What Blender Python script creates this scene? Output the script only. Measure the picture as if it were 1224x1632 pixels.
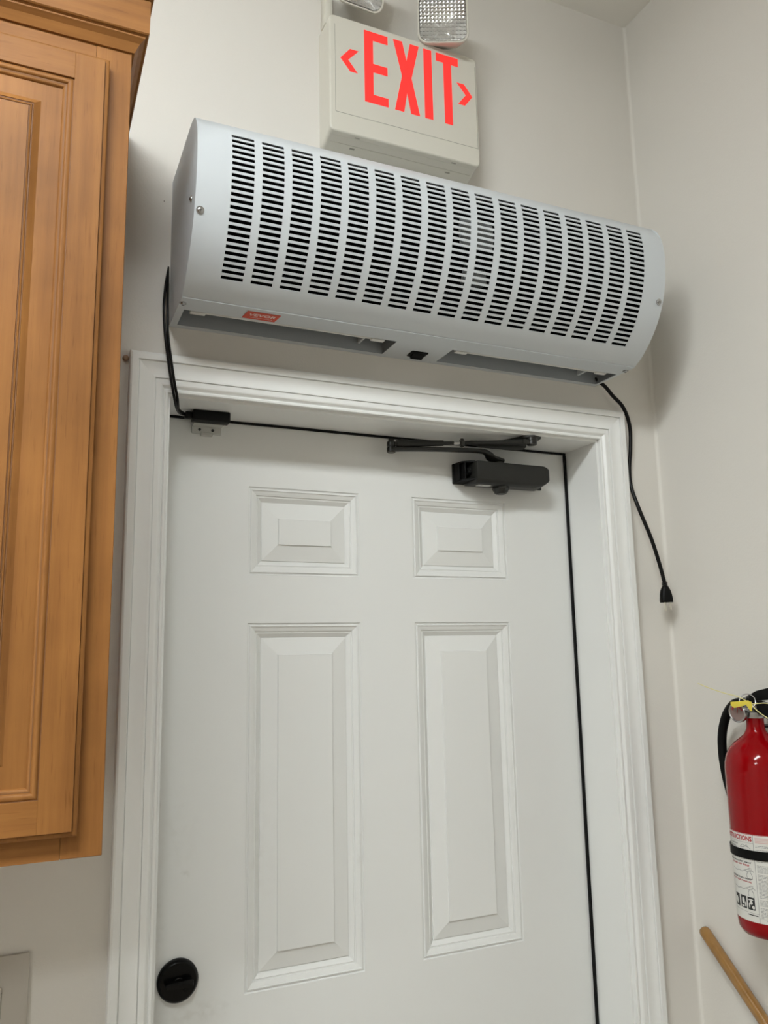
import bpy, bmesh, math, random
from mathutils import Vector, Matrix
random.seed(4)
S = bpy.context.scene
COL = S.collection
for o in list(bpy.data.objects): bpy.data.objects.remove(o)

# ------------------------------------------------------------------ camera
def cam_axes(yaw, pitch, roll):
    cy, sy, cp, sp = math.cos(yaw), math.sin(yaw), math.cos(pitch), math.sin(pitch)
    w = Vector((sy*cp, cy*cp, sp)); r = Vector((cy, -sy, 0)); u = r.cross(w)
    cr, sr = math.cos(roll), math.sin(roll)
    return cr*r+sr*u, -sr*r+cr*u, w
CAM = Vector((-0.65297, -1.34257, 1.60076))
cr_, cu_, cw_ = cam_axes(0.420405, 0.169792, -0.01947)
cd = bpy.data.cameras.new('camera'); cam = bpy.data.objects.new('camera', cd); COL.objects.link(cam)
m3 = Matrix((cr_, cu_, -cw_)).transposed()
cam.matrix_world = Matrix.Translation(CAM) @ m3.to_4x4()
cd.sensor_fit = 'VERTICAL'; cd.sensor_height = 36; cd.sensor_width = 27
cd.lens = 36*1285.745/1632; cd.clip_start = .02
S.camera = cam

# ------------------------------------------------------------------ light
W = bpy.data.worlds.new('world'); S.world = W; W.use_nodes = True
W.node_tree.nodes['Background'].inputs[0].default_value = (.9, .95, 1, 1)
W.node_tree.nodes['Background'].inputs[1].default_value = .05
S.view_settings.view_transform = 'Standard'; S.view_settings.look = 'None'
S.view_settings.gamma = 1; S.view_settings.use_curve_mapping = False
S.view_settings.exposure = 0.0
PANEL_EMIT = 46.0
# (cx, cy, size_x, size_y) of the wraparound fluorescent fixtures under the ceiling
TROFFERS = [(-1.20, -1.50, 1.24, .30), (-3.4, -2.7, 1.24, .30)]  # second fixture is unseen, added to fill the left side and ceiling

# ------------------------------------------------------------------ materials
def new_mat(name):
    m = bpy.data.materials.new(name); m.use_nodes = True
    nt = m.node_tree; return m, nt, nt.nodes['Principled BSDF']
def plain(name, c, rough=.5, metal=0, bump=0, bscale=200, var=0, vscale=3, coat=0, spec=.5):
    m, nt, b = new_mat(name)
    b.inputs['Base Color'].default_value = (*c, 1); b.inputs['Roughness'].default_value = rough
    b.inputs['Metallic'].default_value = metal; b.inputs['Coat Weight'].default_value = coat
    b.inputs['Specular IOR Level'].default_value = spec
    tc = nt.nodes.new('ShaderNodeTexCoord')
    if var:
        n = nt.nodes.new('ShaderNodeTexNoise'); n.inputs['Scale'].default_value = vscale; n.inputs['Detail'].default_value = 4
        nt.links.new(tc.outputs['Object'], n.inputs['Vector'])
        mx = nt.nodes.new('ShaderNodeMix'); mx.data_type = 'RGBA'
        mx.inputs[6].default_value = (*[x*(1-var) for x in c], 1); mx.inputs[7].default_value = (*[min(1, x*(1+var)) for x in c], 1)
        nt.links.new(n.outputs['Fac'], mx.inputs[0]); nt.links.new(mx.outputs[2], b.inputs['Base Color'])
    if bump:
        n = nt.nodes.new('ShaderNodeTexNoise'); n.inputs['Scale'].default_value = bscale; n.inputs['Detail'].default_value = 3
        nt.links.new(tc.outputs['Object'], n.inputs['Vector'])
        bp = nt.nodes.new('ShaderNodeBump'); bp.inputs['Strength'].default_value = bump; bp.inputs['Distance'].default_value = .001
        nt.links.new(n.outputs['Fac'], bp.inputs['Height']); nt.links.new(bp.outputs[0], b.inputs['Normal'])
    return m
def emis(name, c, s):
    m, nt, b = new_mat(name); b.inputs['Base Color'].default_value = (*[x*.12 for x in c], 1)
    b.inputs['Emission Color'].default_value = (*c, 1); b.inputs['Emission Strength'].default_value = s
    b.inputs['Roughness'].default_value = .5
    return m
def wood(name, along):
    m, nt, b = new_mat(name); L = nt.links
    tc = nt.nodes.new('ShaderNodeTexCoord'); mp = nt.nodes.new('ShaderNodeMapping')
    mp.inputs['Scale'].default_value = (38, 38, 1.6) if along == 'z' else (1.6, 38, 38)
    L.new(tc.outputs['Object'], mp.inputs[0])
    n = nt.nodes.new('ShaderNodeTexNoise'); n.inputs['Scale'].default_value = 1.6; n.inputs['Detail'].default_value = 6; n.inputs['Roughness'].default_value = .62
    L.new(mp.outputs[0], n.inputs['Vector'])
    cr = nt.nodes.new('ShaderNodeValToRGB'); e = cr.color_ramp.elements
    e[0].position = .25; e[0].color = (.22, .088, .023, 1); e[1].position = .78; e[1].color = (.345, .153, .042, 1)
    L.new(n.outputs['Fac'], cr.inputs[0])
    n2 = nt.nodes.new('ShaderNodeTexNoise'); n2.inputs['Scale'].default_value = 7; n2.inputs['Detail'].default_value = 3
    L.new(tc.outputs['Object'], n2.inputs['Vector'])
    cr2 = nt.nodes.new('ShaderNodeValToRGB'); e = cr2.color_ramp.elements
    e[0].position = .3; e[0].color = (.76, .74, .72, 1); e[1].position = .7; e[1].color = (1.08, 1.08, 1.08, 1)
    L.new(n2.outputs['Fac'], cr2.inputs[0])
    mx = nt.nodes.new('ShaderNodeMix'); mx.data_type = 'RGBA'; mx.blend_type = 'MULTIPLY'; mx.inputs[0].default_value = 1
    L.new(cr.outputs[0], mx.inputs[6]); L.new(cr2.outputs[0], mx.inputs[7])
    # short dark pores
    mp3 = nt.nodes.new('ShaderNodeMapping'); mp3.inputs['Scale'].default_value = (420, 420, 26) if along == 'z' else (26, 420, 420)
    L.new(tc.outputs['Object'], mp3.inputs[0])
    n3 = nt.nodes.new('ShaderNodeTexNoise'); n3.inputs['Scale'].default_value = 1; n3.inputs['Detail'].default_value = 1
    L.new(mp3.outputs[0], n3.inputs['Vector'])
    cr3 = nt.nodes.new('ShaderNodeValToRGB'); e = cr3.color_ramp.elements
    e[0].position = .24; e[0].color = (.84, .80, .76, 1); e[1].position = .36; e[1].color = (1, 1, 1, 1)
    L.new(n3.outputs['Fac'], cr3.inputs[0])
    mx2 = nt.nodes.new('ShaderNodeMix'); mx2.data_type = 'RGBA'; mx2.blend_type = 'MULTIPLY'; mx2.inputs[0].default_value = 1
    L.new(mx.outputs[2], mx2.inputs[6]); L.new(cr3.outputs[0], mx2.inputs[7])
    L.new(mx2.outputs[2], b.inputs['Base Color'])
    b.inputs['Roughness'].default_value = .5; b.inputs['Coat Weight'].default_value = .03; b.inputs['Coat Roughness'].default_value = .3; b.inputs['Specular IOR Level'].default_value = .18
    bp = nt.nodes.new('ShaderNodeBump'); bp.inputs['Strength'].default_value = .12; bp.inputs['Distance'].default_value = .0006
    L.new(n.outputs['Fac'], bp.inputs['Height']); L.new(bp.outputs[0], b.inputs['Normal'])
    return m
def stained(name, c, rough, spots):
    """painted surface with a few grubby marks (object-space centre, radius, strength)"""
    m, nt, b = new_mat(name); L = nt.links
    tc = nt.nodes.new('ShaderNodeTexCoord')
    n = nt.nodes.new('ShaderNodeTexNoise'); n.inputs['Scale'].default_value = 55; n.inputs['Detail'].default_value = 5
    L.new(tc.outputs['Object'], n.inputs['Vector'])
    prev = None
    for (x, y, z, rx, rz, s) in spots:
        mp = nt.nodes.new('ShaderNodeMapping'); mp.vector_type = 'POINT'
        mp.inputs['Scale'].default_value = (1/rx, 1, 1/rz); mp.inputs['Location'].default_value = (-x/rx, -y, -z/rz)
        L.new(tc.outputs['Object'], mp.inputs[0])
        ln = nt.nodes.new('ShaderNodeVectorMath'); ln.operation = 'LENGTH'; L.new(mp.outputs[0], ln.inputs[0])
        mr = nt.nodes.new('ShaderNodeMapRange'); mr.inputs[1].default_value = 0; mr.inputs[2].default_value = 1; mr.inputs[3].default_value = s; mr.inputs[4].default_value = 0
        L.new(ln.outputs['Value'], mr.inputs[0])
        if prev is None: prev = mr.outputs[0]
        else:
            ad = nt.nodes.new('ShaderNodeMath'); ad.operation = 'MAXIMUM'; L.new(prev, ad.inputs[0]); L.new(mr.outputs[0], ad.inputs[1]); prev = ad.outputs[0]
    nr = nt.nodes.new('ShaderNodeMapRange'); nr.inputs[1].default_value = .45; nr.inputs[2].default_value = .7
    L.new(n.outputs['Fac'], nr.inputs[0])
    mu = nt.nodes.new('ShaderNodeMath'); mu.operation = 'MULTIPLY'; L.new(prev, mu.inputs[0]); L.new(nr.outputs[0], mu.inputs[1])
    mx = nt.nodes.new('ShaderNodeMix'); mx.data_type = 'RGBA'
    mx.inputs[6].default_value = (*c, 1); mx.inputs[7].default_value = (.40, .38, .32, 1)
    L.new(mu.outputs[0], mx.inputs[0]); L.new(mx.outputs[2], b.inputs['Base Color'])
    b.inputs['Roughness'].default_value = rough
    return m

M = dict(
    wall=plain('wall_paint', (.715, .688, .638), .75, bump=.25, bscale=260, var=.015, vscale=2),
    ceil=plain('ceiling_paint', (.84, .82, .77), .9, bump=.3, bscale=160),
    floor=plain('floor_tile', (.42, .37, .31), .4, var=.12, vscale=6),
    trim=plain('trim_paint', (.80, .805, .785), .32, var=.015, vscale=9),
    door=stained('door_paint', (.735, .74, .72), .38,
                 [(-.07, 0, 1.24, .018, .035, .35), (-.43, 0, 1.17, .02, .06, .35), (-.36, 0, 1.02, .08, .02, .35),
                  (-.385, 0, 1.235, .012, .012, .6), (-.40, 0, 1.30, .05, .09, .12), (-.25, 0, 1.25, .04, .12, .12)]),
    strip=plain('black_rubber', (.003, .003, .003), .7, spec=.2),
    metal=plain('white_powder_coat', (.58, .615, .64), .42, bump=.05, bscale=700),
    metal_in=plain('grey_galvanised', (.25, .27, .285), .45, metal=.2),
    dark=plain('inside_shade', (.0015, .0015, .0015), .9, spec=.0),  # near-black, paints the shade inside the air curtain
    motor=plain('motor_grey', (.22, .23, .23), .4, metal=.3),
    screw=plain('screw_steel', (.45, .45, .45), .25, metal=1),
    slotm=plain('screw_slot', (.03, .03, .03), .5),
    white_plastic=plain('white_plastic', (.75, .75, .72), .35),
    badge=plain('badge_red', (.62, .07, .03), .45),
    badge_t=plain('badge_print', (.75, .62, .58), .5),
    black=plain('black_plastic', (.003, .003, .003), .45, spec=.15),
    cable=plain('cable_black', (.003, .003, .003), .35, spec=.2),
    brass=plain('nickel_prong', (.8, .78, .7), .3, metal=.7),
    clear=plain('frosted_plastic', (.50, .50, .47), .25),
    bronze=plain('dark_bronze', (.013, .013, .011), .45, metal=.1, spec=.4),
    bronze2=plain('dark_bronze_shiny', (.018, .0175, .015), .32, metal=.3),
    sticker=plain('sticker_grey', (.4, .4, .38), .6, var=.2, vscale=300),
    sign=plain('sign_plastic', (.66, .64, .565), .42),
    signline=plain('sign_groove', (.36, .35, .30), .6),
    red_emit=emis('exit_red', (1, .036, .030), 1.0),
    lampbody=plain('lamp_plastic', (.62, .60, .53), .4),
    chrome=plain('reflector_chrome', (.92, .92, .91), .28, metal=1, bump=1, bscale=90),
    woodz=wood('maple_vertical', 'z'), woodx=wood('maple_horizontal', 'x'),
    wooddark=plain('wood_edge', (.20, .085, .028), .6),
    red=plain('extinguisher_red', (.25, .001, .003), .10, spec=.28),
    label=plain('label_white', (.68, .67, .63), .4),
    ink=plain('ink_black', (.02, .02, .02), .6), inkgrey=plain('ink_grey', (.30, .30, .29), .6),
    inkred=plain('ink_red', (.42, .03, .04), .6), inkpink=plain('ink_pink', (.60, .36, .34), .6),
    strap=plain('strap_black', (.003, .003, .003), .5, spec=.12),
    yellow=plain('tamper_yellow', (.72, .58, .06), .35), yellow2=plain('tamper_pale', (.70, .64, .28), .35),
    gface=plain('gauge_face', (.22, .15, .135), .3), gred=plain('gauge_red', (.35, .03, .03), .4),
    pole=plain('varnished_pole', (.30, .155, .042), .2, var=.25, vscale=60, coat=.6),
    plate=plain('switch_plate', (.50, .465, .41), .35),
    deadbolt=plain('deadbolt_black', (.0015, .0015, .0015), .22, spec=.2),
    diffuser=emis('light_diffuser', (.95, 1, 1.01), PANEL_EMIT),
    fix=plain('fixture_white', (.7, .7, .7), .4), peg=plain('brown_peg', (.28, .17, .10), .6),
    nail=plain('nail_dark', (.12, .10, .09), .6),
)
def glass_mat():
    m, nt, b = new_mat('lens_glass')
    b.inputs['Base Color'].default_value = (.95, .95, .95, 1); b.inputs['Roughness'].default_value = .03
    b.inputs['Transmission Weight'].default_value = 1; b.inputs['IOR'].default_value = 1.45
    return m
M['glass'] = glass_mat()

# ------------------------------------------------------------------ helpers
def box(bm, x0, x1, y0, y1, z0, z1, bev=0, seg=2):
    t = bmesh.new()
    bmesh.ops.create_cube(t, size=1, matrix=Matrix.Translation(((x0+x1)/2, (y0+y1)/2, (z0+z1)/2)) @ Matrix.Diagonal((abs(x1-x0), abs(y1-y0), abs(z1-z0), 1)))
    if bev: bmesh.ops.bevel(t, geom=t.edges[:], offset=bev, segments=seg, profile=.5, affect='EDGES', clamp_overlap=True)
    return join(bm, t)
def join(bm, t, mat=None):
    if mat is not None: bmesh.ops.transform(t, matrix=mat, verts=t.verts[:])
    me = bpy.data.meshes.new('t'); t.to_mesh(me); t.free(); bm.from_mesh(me); bpy.data.meshes.remove(me); return bm
def B(*a, **k): return box(bmesh.new(), *a, **k)
def prism(bm, pts, h0, h1, axis='y', bev=0, seg=2):
    """polygon in the plane normal to axis, extruded h0..h1. pts: (x,z) for y, (x,y) for z, (y,z) for x"""
    t = bmesh.new()
    def P(a, b, h): return {'y': (a, h, b), 'z': (a, b, h), 'x': (h, a, b)}[axis]
    a = [t.verts.new(P(u, v, h0)) for u, v in pts]; b = [t.verts.new(P(u, v, h1)) for u, v in pts]
    t.faces.new(a); t.faces.new(b[::-1])
    for i in range(len(pts)): t.faces.new((a[i], a[i-1], b[i-1], b[i]))
    bmesh.ops.recalc_face_normals(t, faces=t.faces[:])
    if bev: bmesh.ops.bevel(t, geom=t.edges[:], offset=bev, segments=seg, profile=.5, affect='EDGES', clamp_overlap=True)
    return join(bm, t)
def smooth_path(pts, n=8):
    P = [Vector(p) for p in pts]; P = [P[0]*2-P[1]]+P+[P[-1]*2-P[-2]]; out = []
    for i in range(1, len(P)-2):
        for k in range(n):
            t = k/n; a, b, c, d = P[i-1:i+3]
            out.append(.5*((2*b)+(c-a)*t+(2*a-5*b+4*c-d)*t*t+(3*b-a-3*c+d)*t**3))
    out.append(P[-2]); return out
def tube(bm, pts, r, n=10, smooth=8, flat=None, caps=True, closed=False):
    """r number or list per control point; flat=(sx, sy) squashes the section"""
    if smooth:
        if not isinstance(r, (int, float)):
            rr = []
            for i in range(len(r)-1):
                for k in range(smooth): rr.append(r[i]+(r[i+1]-r[i])*k/smooth)
            rr.append(r[-1]); r = rr
        pts = smooth_path(pts, smooth)
    else: pts = [Vector(p) for p in pts]
    if isinstance(r, (int, float)): r = [r]*len(pts)
    t = bmesh.new(); rings = []
    N = len(pts); T = []
    for i in range(N):
        if closed: d = pts[(i+1) % N]-pts[i-1]
        else: d = pts[min(i+1, N-1)]-pts[max(i-1, 0)]
        T.append(d.normalized())
    up = Vector((0, 0, 1)) if abs(T[0].z) < .9 else Vector((1, 0, 0))
    nrm = (up-T[0]*up.dot(T[0])).normalized()
    for i in range(N):
        nrm = (nrm-T[i]*nrm.dot(T[i])).normalized(); bi = T[i].cross(nrm)
        sx, sy = flat or (1, 1)
        rings.append([t.verts.new(pts[i]+(nrm*math.cos(a)*sx+bi*math.sin(a)*sy)*r[i]) for a in [2*math.pi*k/n for k in range(n)]])
    rng = range(N) if closed else range(N-1)
    for i in rng:
        A, C = rings[i], rings[(i+1) % N]
        for k in range(n): t.faces.new((A[k], A[(k+1) % n], C[(k+1) % n], C[k]))
    if caps and not closed: t.faces.new(rings[0][::-1]); t.faces.new(rings[-1])
    bmesh.ops.recalc_face_normals(t, faces=t.faces[:])
    return join(bm, t)
def lathe(bm, prof, M4=Matrix.Identity(4), n=32):
    """prof: (r, h) list round local z"""
    t = bmesh.new(); rings = []
    for r, h in prof:
        if r < 1e-6: rings.append([t.verts.new((0, 0, h))])
        else: rings.append([t.verts.new((r*math.cos(2*math.pi*k/n), r*math.sin(2*math.pi*k/n), h)) for k in range(n)])
    for A, C in zip(rings, rings[1:]):
        for k in range(n):
            k2 = (k+1) % n
            if len(A) == 1 and len(C) == 1: continue
            if len(A) == 1: t.faces.new((A[0], C[k2], C[k]))
            elif len(C) == 1: t.faces.new((A[k], A[k2], C[0]))
            else: t.faces.new((A[k], A[k2], C[k2], C[k]))
    for R in (rings[0], rings[-1]):
        if len(R) > 1: t.faces.new(R)
    bmesh.ops.recalc_face_normals(t, faces=t.faces[:])
    return join(bm, t, M4)
def frame_at(p, zdir, xdir=(1, 0, 0)):
    z = Vector(zdir).normalized(); x = Vector(xdir); x = (x-z*x.dot(z))
    if x.length < 1e-4: x = Vector((0, 1, 0)); x = x-z*x.dot(z)
    x.normalize(); y = z.cross(x)
    return Matrix.Translation(Vector(p)) @ Matrix((x, y, z)).transposed().to_4x4()
def rrect(x0, x1, z0, z1, r, n=5):
    out = []
    for cx, cz, a0 in ((x1-r, z1-r, 0), (x0+r, z1-r, 90), (x0+r, z0+r, 180), (x1-r, z0+r, 270)):
        for k in range(n+1):
            a = math.radians(a0+90*k/n); out.append((cx+r*math.cos(a), cz+r*math.sin(a)))
    return out
def rings_rect(bm, x0, x1, z0, z1, prof, y0, sign=1, fill=True):
    """nested mitred rectangles: prof = (inset, depth into +y*sign)"""
    t = bmesh.new(); R = []
    for u, d in prof:
        y = y0+d*sign
        R.append([t.verts.new(v) for v in ((x0+u, y, z0+u), (x1-u, y, z0+u), (x1-u, y, z1-u), (x0+u, y, z1-u))])
    for A, C in zip(R, R[1:]):
        for k in range(4): t.faces.new((A[k], A[(k+1) % 4], C[(k+1) % 4], C[k]))
    if fill: t.faces.new(R[-1])
    return join(bm, t)
def obj(name, bm, mat, parent=None, smooth=True, ang=.6, solid=0):
    off = Vector((0, 0, 0))
    p = parent
    while p is not None: off += p.location; p = p.parent
    bm.normal_update()
    for v in bm.verts: v.co -= off
    for f in bm.faces: f.smooth = smooth
    if smooth:
        for e in bm.edges:
            if len(e.link_faces) == 2 and e.calc_face_angle(3) > ang: e.smooth = False
    me = bpy.data.meshes.new(name); bm.to_mesh(me); bm.free()
    me.materials.append(M[mat] if isinstance(mat, str) else mat)
    o = bpy.data.objects.new(name, me); COL.objects.link(o); o.parent = parent
    if solid:
        s = o.modifiers.new('solid', 'SOLIDIFY'); s.thickness = abs(solid); s.offset = -1 if solid > 0 else 1
    return o
def tag(o, label, cat, group=None):
    o['label'] = label; o['category'] = cat
    if group: o['group'] = group
    return o
def thing(name, label, cat, loc, group=None):
    o = bpy.data.objects.new(name, None); o.empty_display_size = .05; COL.objects.link(o); o.location = loc
    return tag(o, label, cat, group)
def struct(o, label=None):
    o['kind'] = 'structure'
    if label: o['label'] = label
    return o
def text_bm(s, size, bold=0.0):
    c = bpy.data.curves.new('t', 'FONT'); c.body = s; c.size = size; c.offset = bold; c.resolution_u = 2
    o = bpy.data.objects.new('t', c); COL.objects.link(o)
    bpy.context.view_layer.update()
    me = bpy.data.meshes.new_from_object(o.evaluated_get(bpy.context.evaluated_depsgraph_get()))
    t = bmesh.new(); t.from_mesh(me); bpy.data.meshes.remove(me)
    bpy.data.objects.remove(o); bpy.data.curves.remove(c)
    return t
def screw(name, parent, pos, nrm, r=.005):
    t = bmesh.new(); F = frame_at(pos, nrm)
    lathe(t, [(r*1.45, -.0005), (r*1.45, .0004), (r, .0006), (r*.95, .0016), (r*.55, .0028), (0, .0031)], F, 16)
    o = obj(name, t, 'screw', parent)
    t = bmesh.new()
    for a in (0, 1):
        q = B(-r*.5, r*.5, -r*.09, r*.09, .0018, .0033); join(t, q, F @ Matrix.Rotation(a*math.pi/2+.4, 4, 'Z'))
    obj('screw_cross', t, 'slotm', o, smooth=False)
    return o

# ------------------------------------------------------------------ room
XR, ZC, XL, YB, DEP = .614, 3.085, -5.0, -5.6, .109
HW, ZT = .4445, 2.03           # door opening half width, head height
JB = .02
t = bmesh.new()
box(t, XL, -HW-JB, 0, .14, 0, ZC); box(t, HW+JB, XR, 0, .14, 0, ZC); box(t, -HW-JB, HW+JB, 0, .14, ZT+JB, ZC)
struct(obj('wall_front', t, 'wall', smooth=False))
# right wall, with the soft painted-over caulk of the inside corner
t = B(XR, XR+.14, YB, .14, 0, ZC)
pts = [(XR-.007*(1-math.cos(a))-.0, -.007*(1-math.sin(a))) for a in [math.pi/2*k/6 for k in range(7)]]
prism(t, [(XR, 0)]+[(XR-.007+.007*math.sin(a), -.007+.007*math.cos(a)) for a in [math.pi/2*k/6 for k in range(7)]][::-1], 0, ZC, 'z')
struct(obj('wall_right', t, 'wall', smooth=False))
struct(obj('wall_left', B(XL-.14, XL, YB, .14, 0, ZC), 'wall', smooth=False))
struct(obj('wall_back', B(XL-.14, XR+.14, YB-.14, YB, 0, ZC), 'wall', smooth=False))
struct(obj('floor', B(XL-.14, XR+.14, YB-.14, .3, -.1, 0), 'floor', smooth=False))
struct(obj('ceiling', B(XL-.14, XR+.14, YB-.14, .14, ZC, ZC+.1), 'ceil', smooth=False))
for i, (cx, cy, sx, sy) in enumerate(TROFFERS):
    L = thing('ceiling_light', ['long white ceiling light nearest the door', 'long white fill light added out of view, left of the camera'][i], 'ceiling light', (cx, cy, ZC), 'ceiling lights')
    x0, x1, y0, y1 = cx-sx/2, cx+sx/2, cy-sy/2, cy+sy/2
    for xa, xb_ in ((x0, x0+.02), (x1-.02, x1)): obj('end_cap', B(xa, xb_, y0, y1, ZC-.085, ZC, .004, 1), 'fix', L, smooth=False)
    obj('ballast_tray', B(x0+.02, x1-.02, y0+.05, y1-.05, ZC-.012, ZC), 'fix', L, smooth=False)
    t = bmesh.new(); prism(t, [(y0+.006, ZC-.013), (y0+.006, ZC-.045), (y0+.03, ZC-.068), (y0+.08, ZC-.080), (y1-.08, ZC-.080), (y1-.03, ZC-.068), (y1-.006, ZC-.045), (y1-.006, ZC-.013)], x0+.0205, x1-.0205, 'x')
    obj('diffuser', t, 'diffuser', L, smooth=False)

# ------------------------------------------------------------------ door
D = bpy.data.objects.new('door_1', None); COL.objects.link(D); D.location = (0, DEP, 0)
struct(D, 'white six-panel door set deep in its frame under the air curtain')
def panel_prof():
    return [(0, 0), (.0012, .0024), (.0036, .0026), (.0048, .0002), (.0064, .0002), (.0070, .0018), (.0112, .0032), (.0150, .0048), (.0156, .0070),
            (.0178, .0072), (.0186, .0064), (.0240, .0104), (.0268, .0126), (.0274, .0126), (.0278, .0108), (.0575, .0042), (.0584, .0014)]
a_, b_ = .0584, .2795
PX = [(-b_, -a_), (a_, b_)]
PZ = [(1.7424, 1.9077), (1.0329, 1.6543), (.23, .86)]
xs = [-HW-.008, -b_, -a_, a_, b_, HW+.008]; zs = [.012, .23, .86, 1.0329, 1.6543, 1.7424, 1.9077, ZT+.008]
t = bmesh.new()
for i in range(5):
    for j in range(7):
        if i in (1, 3) and j in (1, 3, 5): continue
        t.faces.new([t.verts.new(v) for v in ((xs[i], DEP, zs[j]), (xs[i+1], DEP, zs[j]), (xs[i+1], DEP, zs[j+1]), (xs[i], DEP, zs[j+1]))])
box(t, xs[0], xs[-1], DEP+.02, DEP+.044, zs[0], zs[-1])
for q in (0, -1):
    s = xs[q]; t.faces.new([t.verts.new(v) for v in ((s, DEP, zs[0]), (s, DEP+.02, zs[0]), (s, DEP+.02, zs[-1]), (s, DEP, zs[-1]))])
bmesh.ops.remove_doubles(t, verts=t.verts[:], dist=1e-5)
slab = obj('door_slab', t, 'door', D, smooth=False)
for (z0, z1) in PZ:
    for (x0, x1) in PX:
        t = bmesh.new(); rings_rect(t, x0, x1, z0, z1, panel_prof(), DEP)
        bmesh.ops.recalc_face_normals(t, faces=t.faces[:])
        obj('raised_panel', t, 'door', slab, smooth=False)
# deadbolt thumb turn
DBX, DBZ = -.3915, 1.075
F = frame_at((DBX, DEP, DBZ), (0, -1, 0))
t = bmesh.new(); lathe(t, [(.0335, 0), (.0335, .005), (.0322, .0085), (.029, .011), (.0, .0118)], F, 48)
db = obj('deadbolt_rose', t, 'deadbolt', D)
t = bmesh.new(); lathe(t, [(.0085, .010), (.0085, .015), (.007, .0165), (0, .0165)], F, 20)
prism(t, [(-.020, .0185), (-.019, .0215), (.019, .0225), (.021, .0195), (.012, .015), (-.012, .015)], -.0035, .0035, 'y')
bm2 = bmesh.new()
q = bmesh.new(); prism(q, [(-.021, -.0035), (-.023, .002), (-.018, .0045), (.016, .0065), (.022, .0045), (.022, -.0045), (.016, -.0065), (-.014, -.005)], .012, .026, 'z', bev=.0015)
t.free(); t = bmesh.new(); lathe(t, [(.0085, .010), (.0085, .015), (.007, .0165), (0, .0165)], F, 20); join(t, q, F)
obj('thumb_turn', t, 'deadbolt', db)
t = bmesh.new(); lathe(t, [(.003, .0105), (.003, .0125), (.0014, .0130), (.0012, .0118), (0, .0118)], F @ Matrix.Translation((.011, -.012, 0)), 14)
obj('fixing_screw', t, 'black', db)
# frame: two jambs and the head, weatherstrip against the slab
t = bmesh.new(); box(t, -HW-JB+.001, -HW, 0, .139, 0, ZT); obj('side_jamb', t, 'trim', D, smooth=False)
t = bmesh.new(); box(t, HW, HW+JB-.001, 0, .139, 0, ZT); obj('side_jamb', t, 'trim', D, smooth=False)
t = bmesh.new(); box(t, -HW-JB+.001, HW+JB-.001, 0, .139, ZT, ZT+JB-.001); obj('head_jamb', t, 'trim', D, smooth=False)
t = bmesh.new(); w = .0065
box(t, -HW, HW, DEP-.005, DEP-.0002, ZT-.0048, ZT, .0015, 1)
box(t, HW-w, HW, DEP-.006, DEP-.0002, .01, ZT-.0048, .0015, 1); box(t, -HW, -HW+w, DEP-.006, DEP-.0002, .01, ZT-.0048, .0015, 1)
obj('weatherstrip', t, 'strip', D, smooth=False)
# casing: moulded profile (distance from inner edge, thickness off the wall)
CI, CO = .4495, .5135
cas = [(0, 0), (0, .0090), (.0008, .0098), (.0040, .0100), (.0048, .0094), (.0056, .0072), (.0068, .0074), (.0108, .0118), (.0128, .0126), (.0205, .0128), (.0211, .0112), (.0219, .0112), (.0225, .0142),
       (.0250, .0144), (.0300, .0136), (.0370, .0138), (.0430, .0150), (.0480, .0172), (.0487, .0158), (.0496, .0158), (.0503, .0196), (.0600, .0198), (.0630, .0184), (.0640, .0160), (.0640, 0)]
def casing(kind):
    t = bmesh.new(); ring = []
    for u, th in cas:
        a = CI+u; zt = ZT+.005+u; y = -th
        if kind == 'l': e = [(-a, y, 0), (-a, y, zt)]
        elif kind == 'r': e = [(a, y, 0), (a, y, zt)]
        else: e = [(-a, y, zt), (a, y, zt)]
        ring.append([t.verts.new(v) for v in e])
    for A, C in zip(ring, ring[1:]): t.faces.new((A[0], A[1], C[1], C[0]))
    t.faces.new([r[0] for r in ring]); t.faces.new([r[1] for r in ring])
    bmesh.ops.recalc_face_normals(t, faces=t.faces[:])
    return t
struct(obj('trim_1', casing('l'), 'trim', ang=.22), 'left side casing of the door')
struct(obj('trim_2', casing('t'), 'trim', ang=.22), 'top casing of the door')
struct(obj('trim_3', casing('r'), 'trim', ang=.22), 'right side casing of the door')

# ------------------------------------------------------------------ air curtain
AX = .4530; AXL = .4500
A = thing('air_curtain', 'long pale grey slotted air curtain mounted above the door', 'air curtain', (0, 0, 2.155))
prof = [(0, 2.425), (-.165, 2.425), (-.186, 2.4230), (-.204, 2.4160), (-.2175, 2.402), (-.2265, 2.382), (-.2305, 2.358), (-.2310, 2.335), (-.2290, 2.308), (-.2235, 2.280), (-.2145, 2.253),
        (-.2015, 2.227), (-.1850, 2.204), (-.1660, 2.184), (-.1460, 2.1675), (-.1250, 2.1555)]
pp = [Vector((0, y, z)) for y, z in prof]
fine = [pp[0], pp[1]]+smooth_path(pp[1:], 8)[1:]
arc = [0]
for i in range(1, len(fine)): arc.append(arc[-1]+(fine[i]-fine[i-1]).length)
def at_s(s):
    for i in range(1, len(fine)):
        if s <= arc[i] or i == len(fine)-1:
            k = (s-arc[i-1])/(arc[i]-arc[i-1]); return fine[i-1].lerp(fine[i], k)
def nearest(y, z): return min(range(len(fine)), key=lambda i: (fine[i]-Vector((0, y, z))).length)
s0 = arc[nearest(-.2245, 2.3868)]; s1 = arc[nearest(-.1635, 2.1790)]
NR, NC = 24, 17
pitch = (s1-s0)/(NR-.44); slot = pitch*.56
sl = [(s0+k*pitch, s0+k*pitch+slot) for k in range(NR)]
cp = .7640/16; cw = .0352
xc = [(-.3975+k*cp, -.3975+k*cp+cw) for k in range(NC)]
xb = [-AXL]+[v for p in xc for v in p]+[AX]
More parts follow.
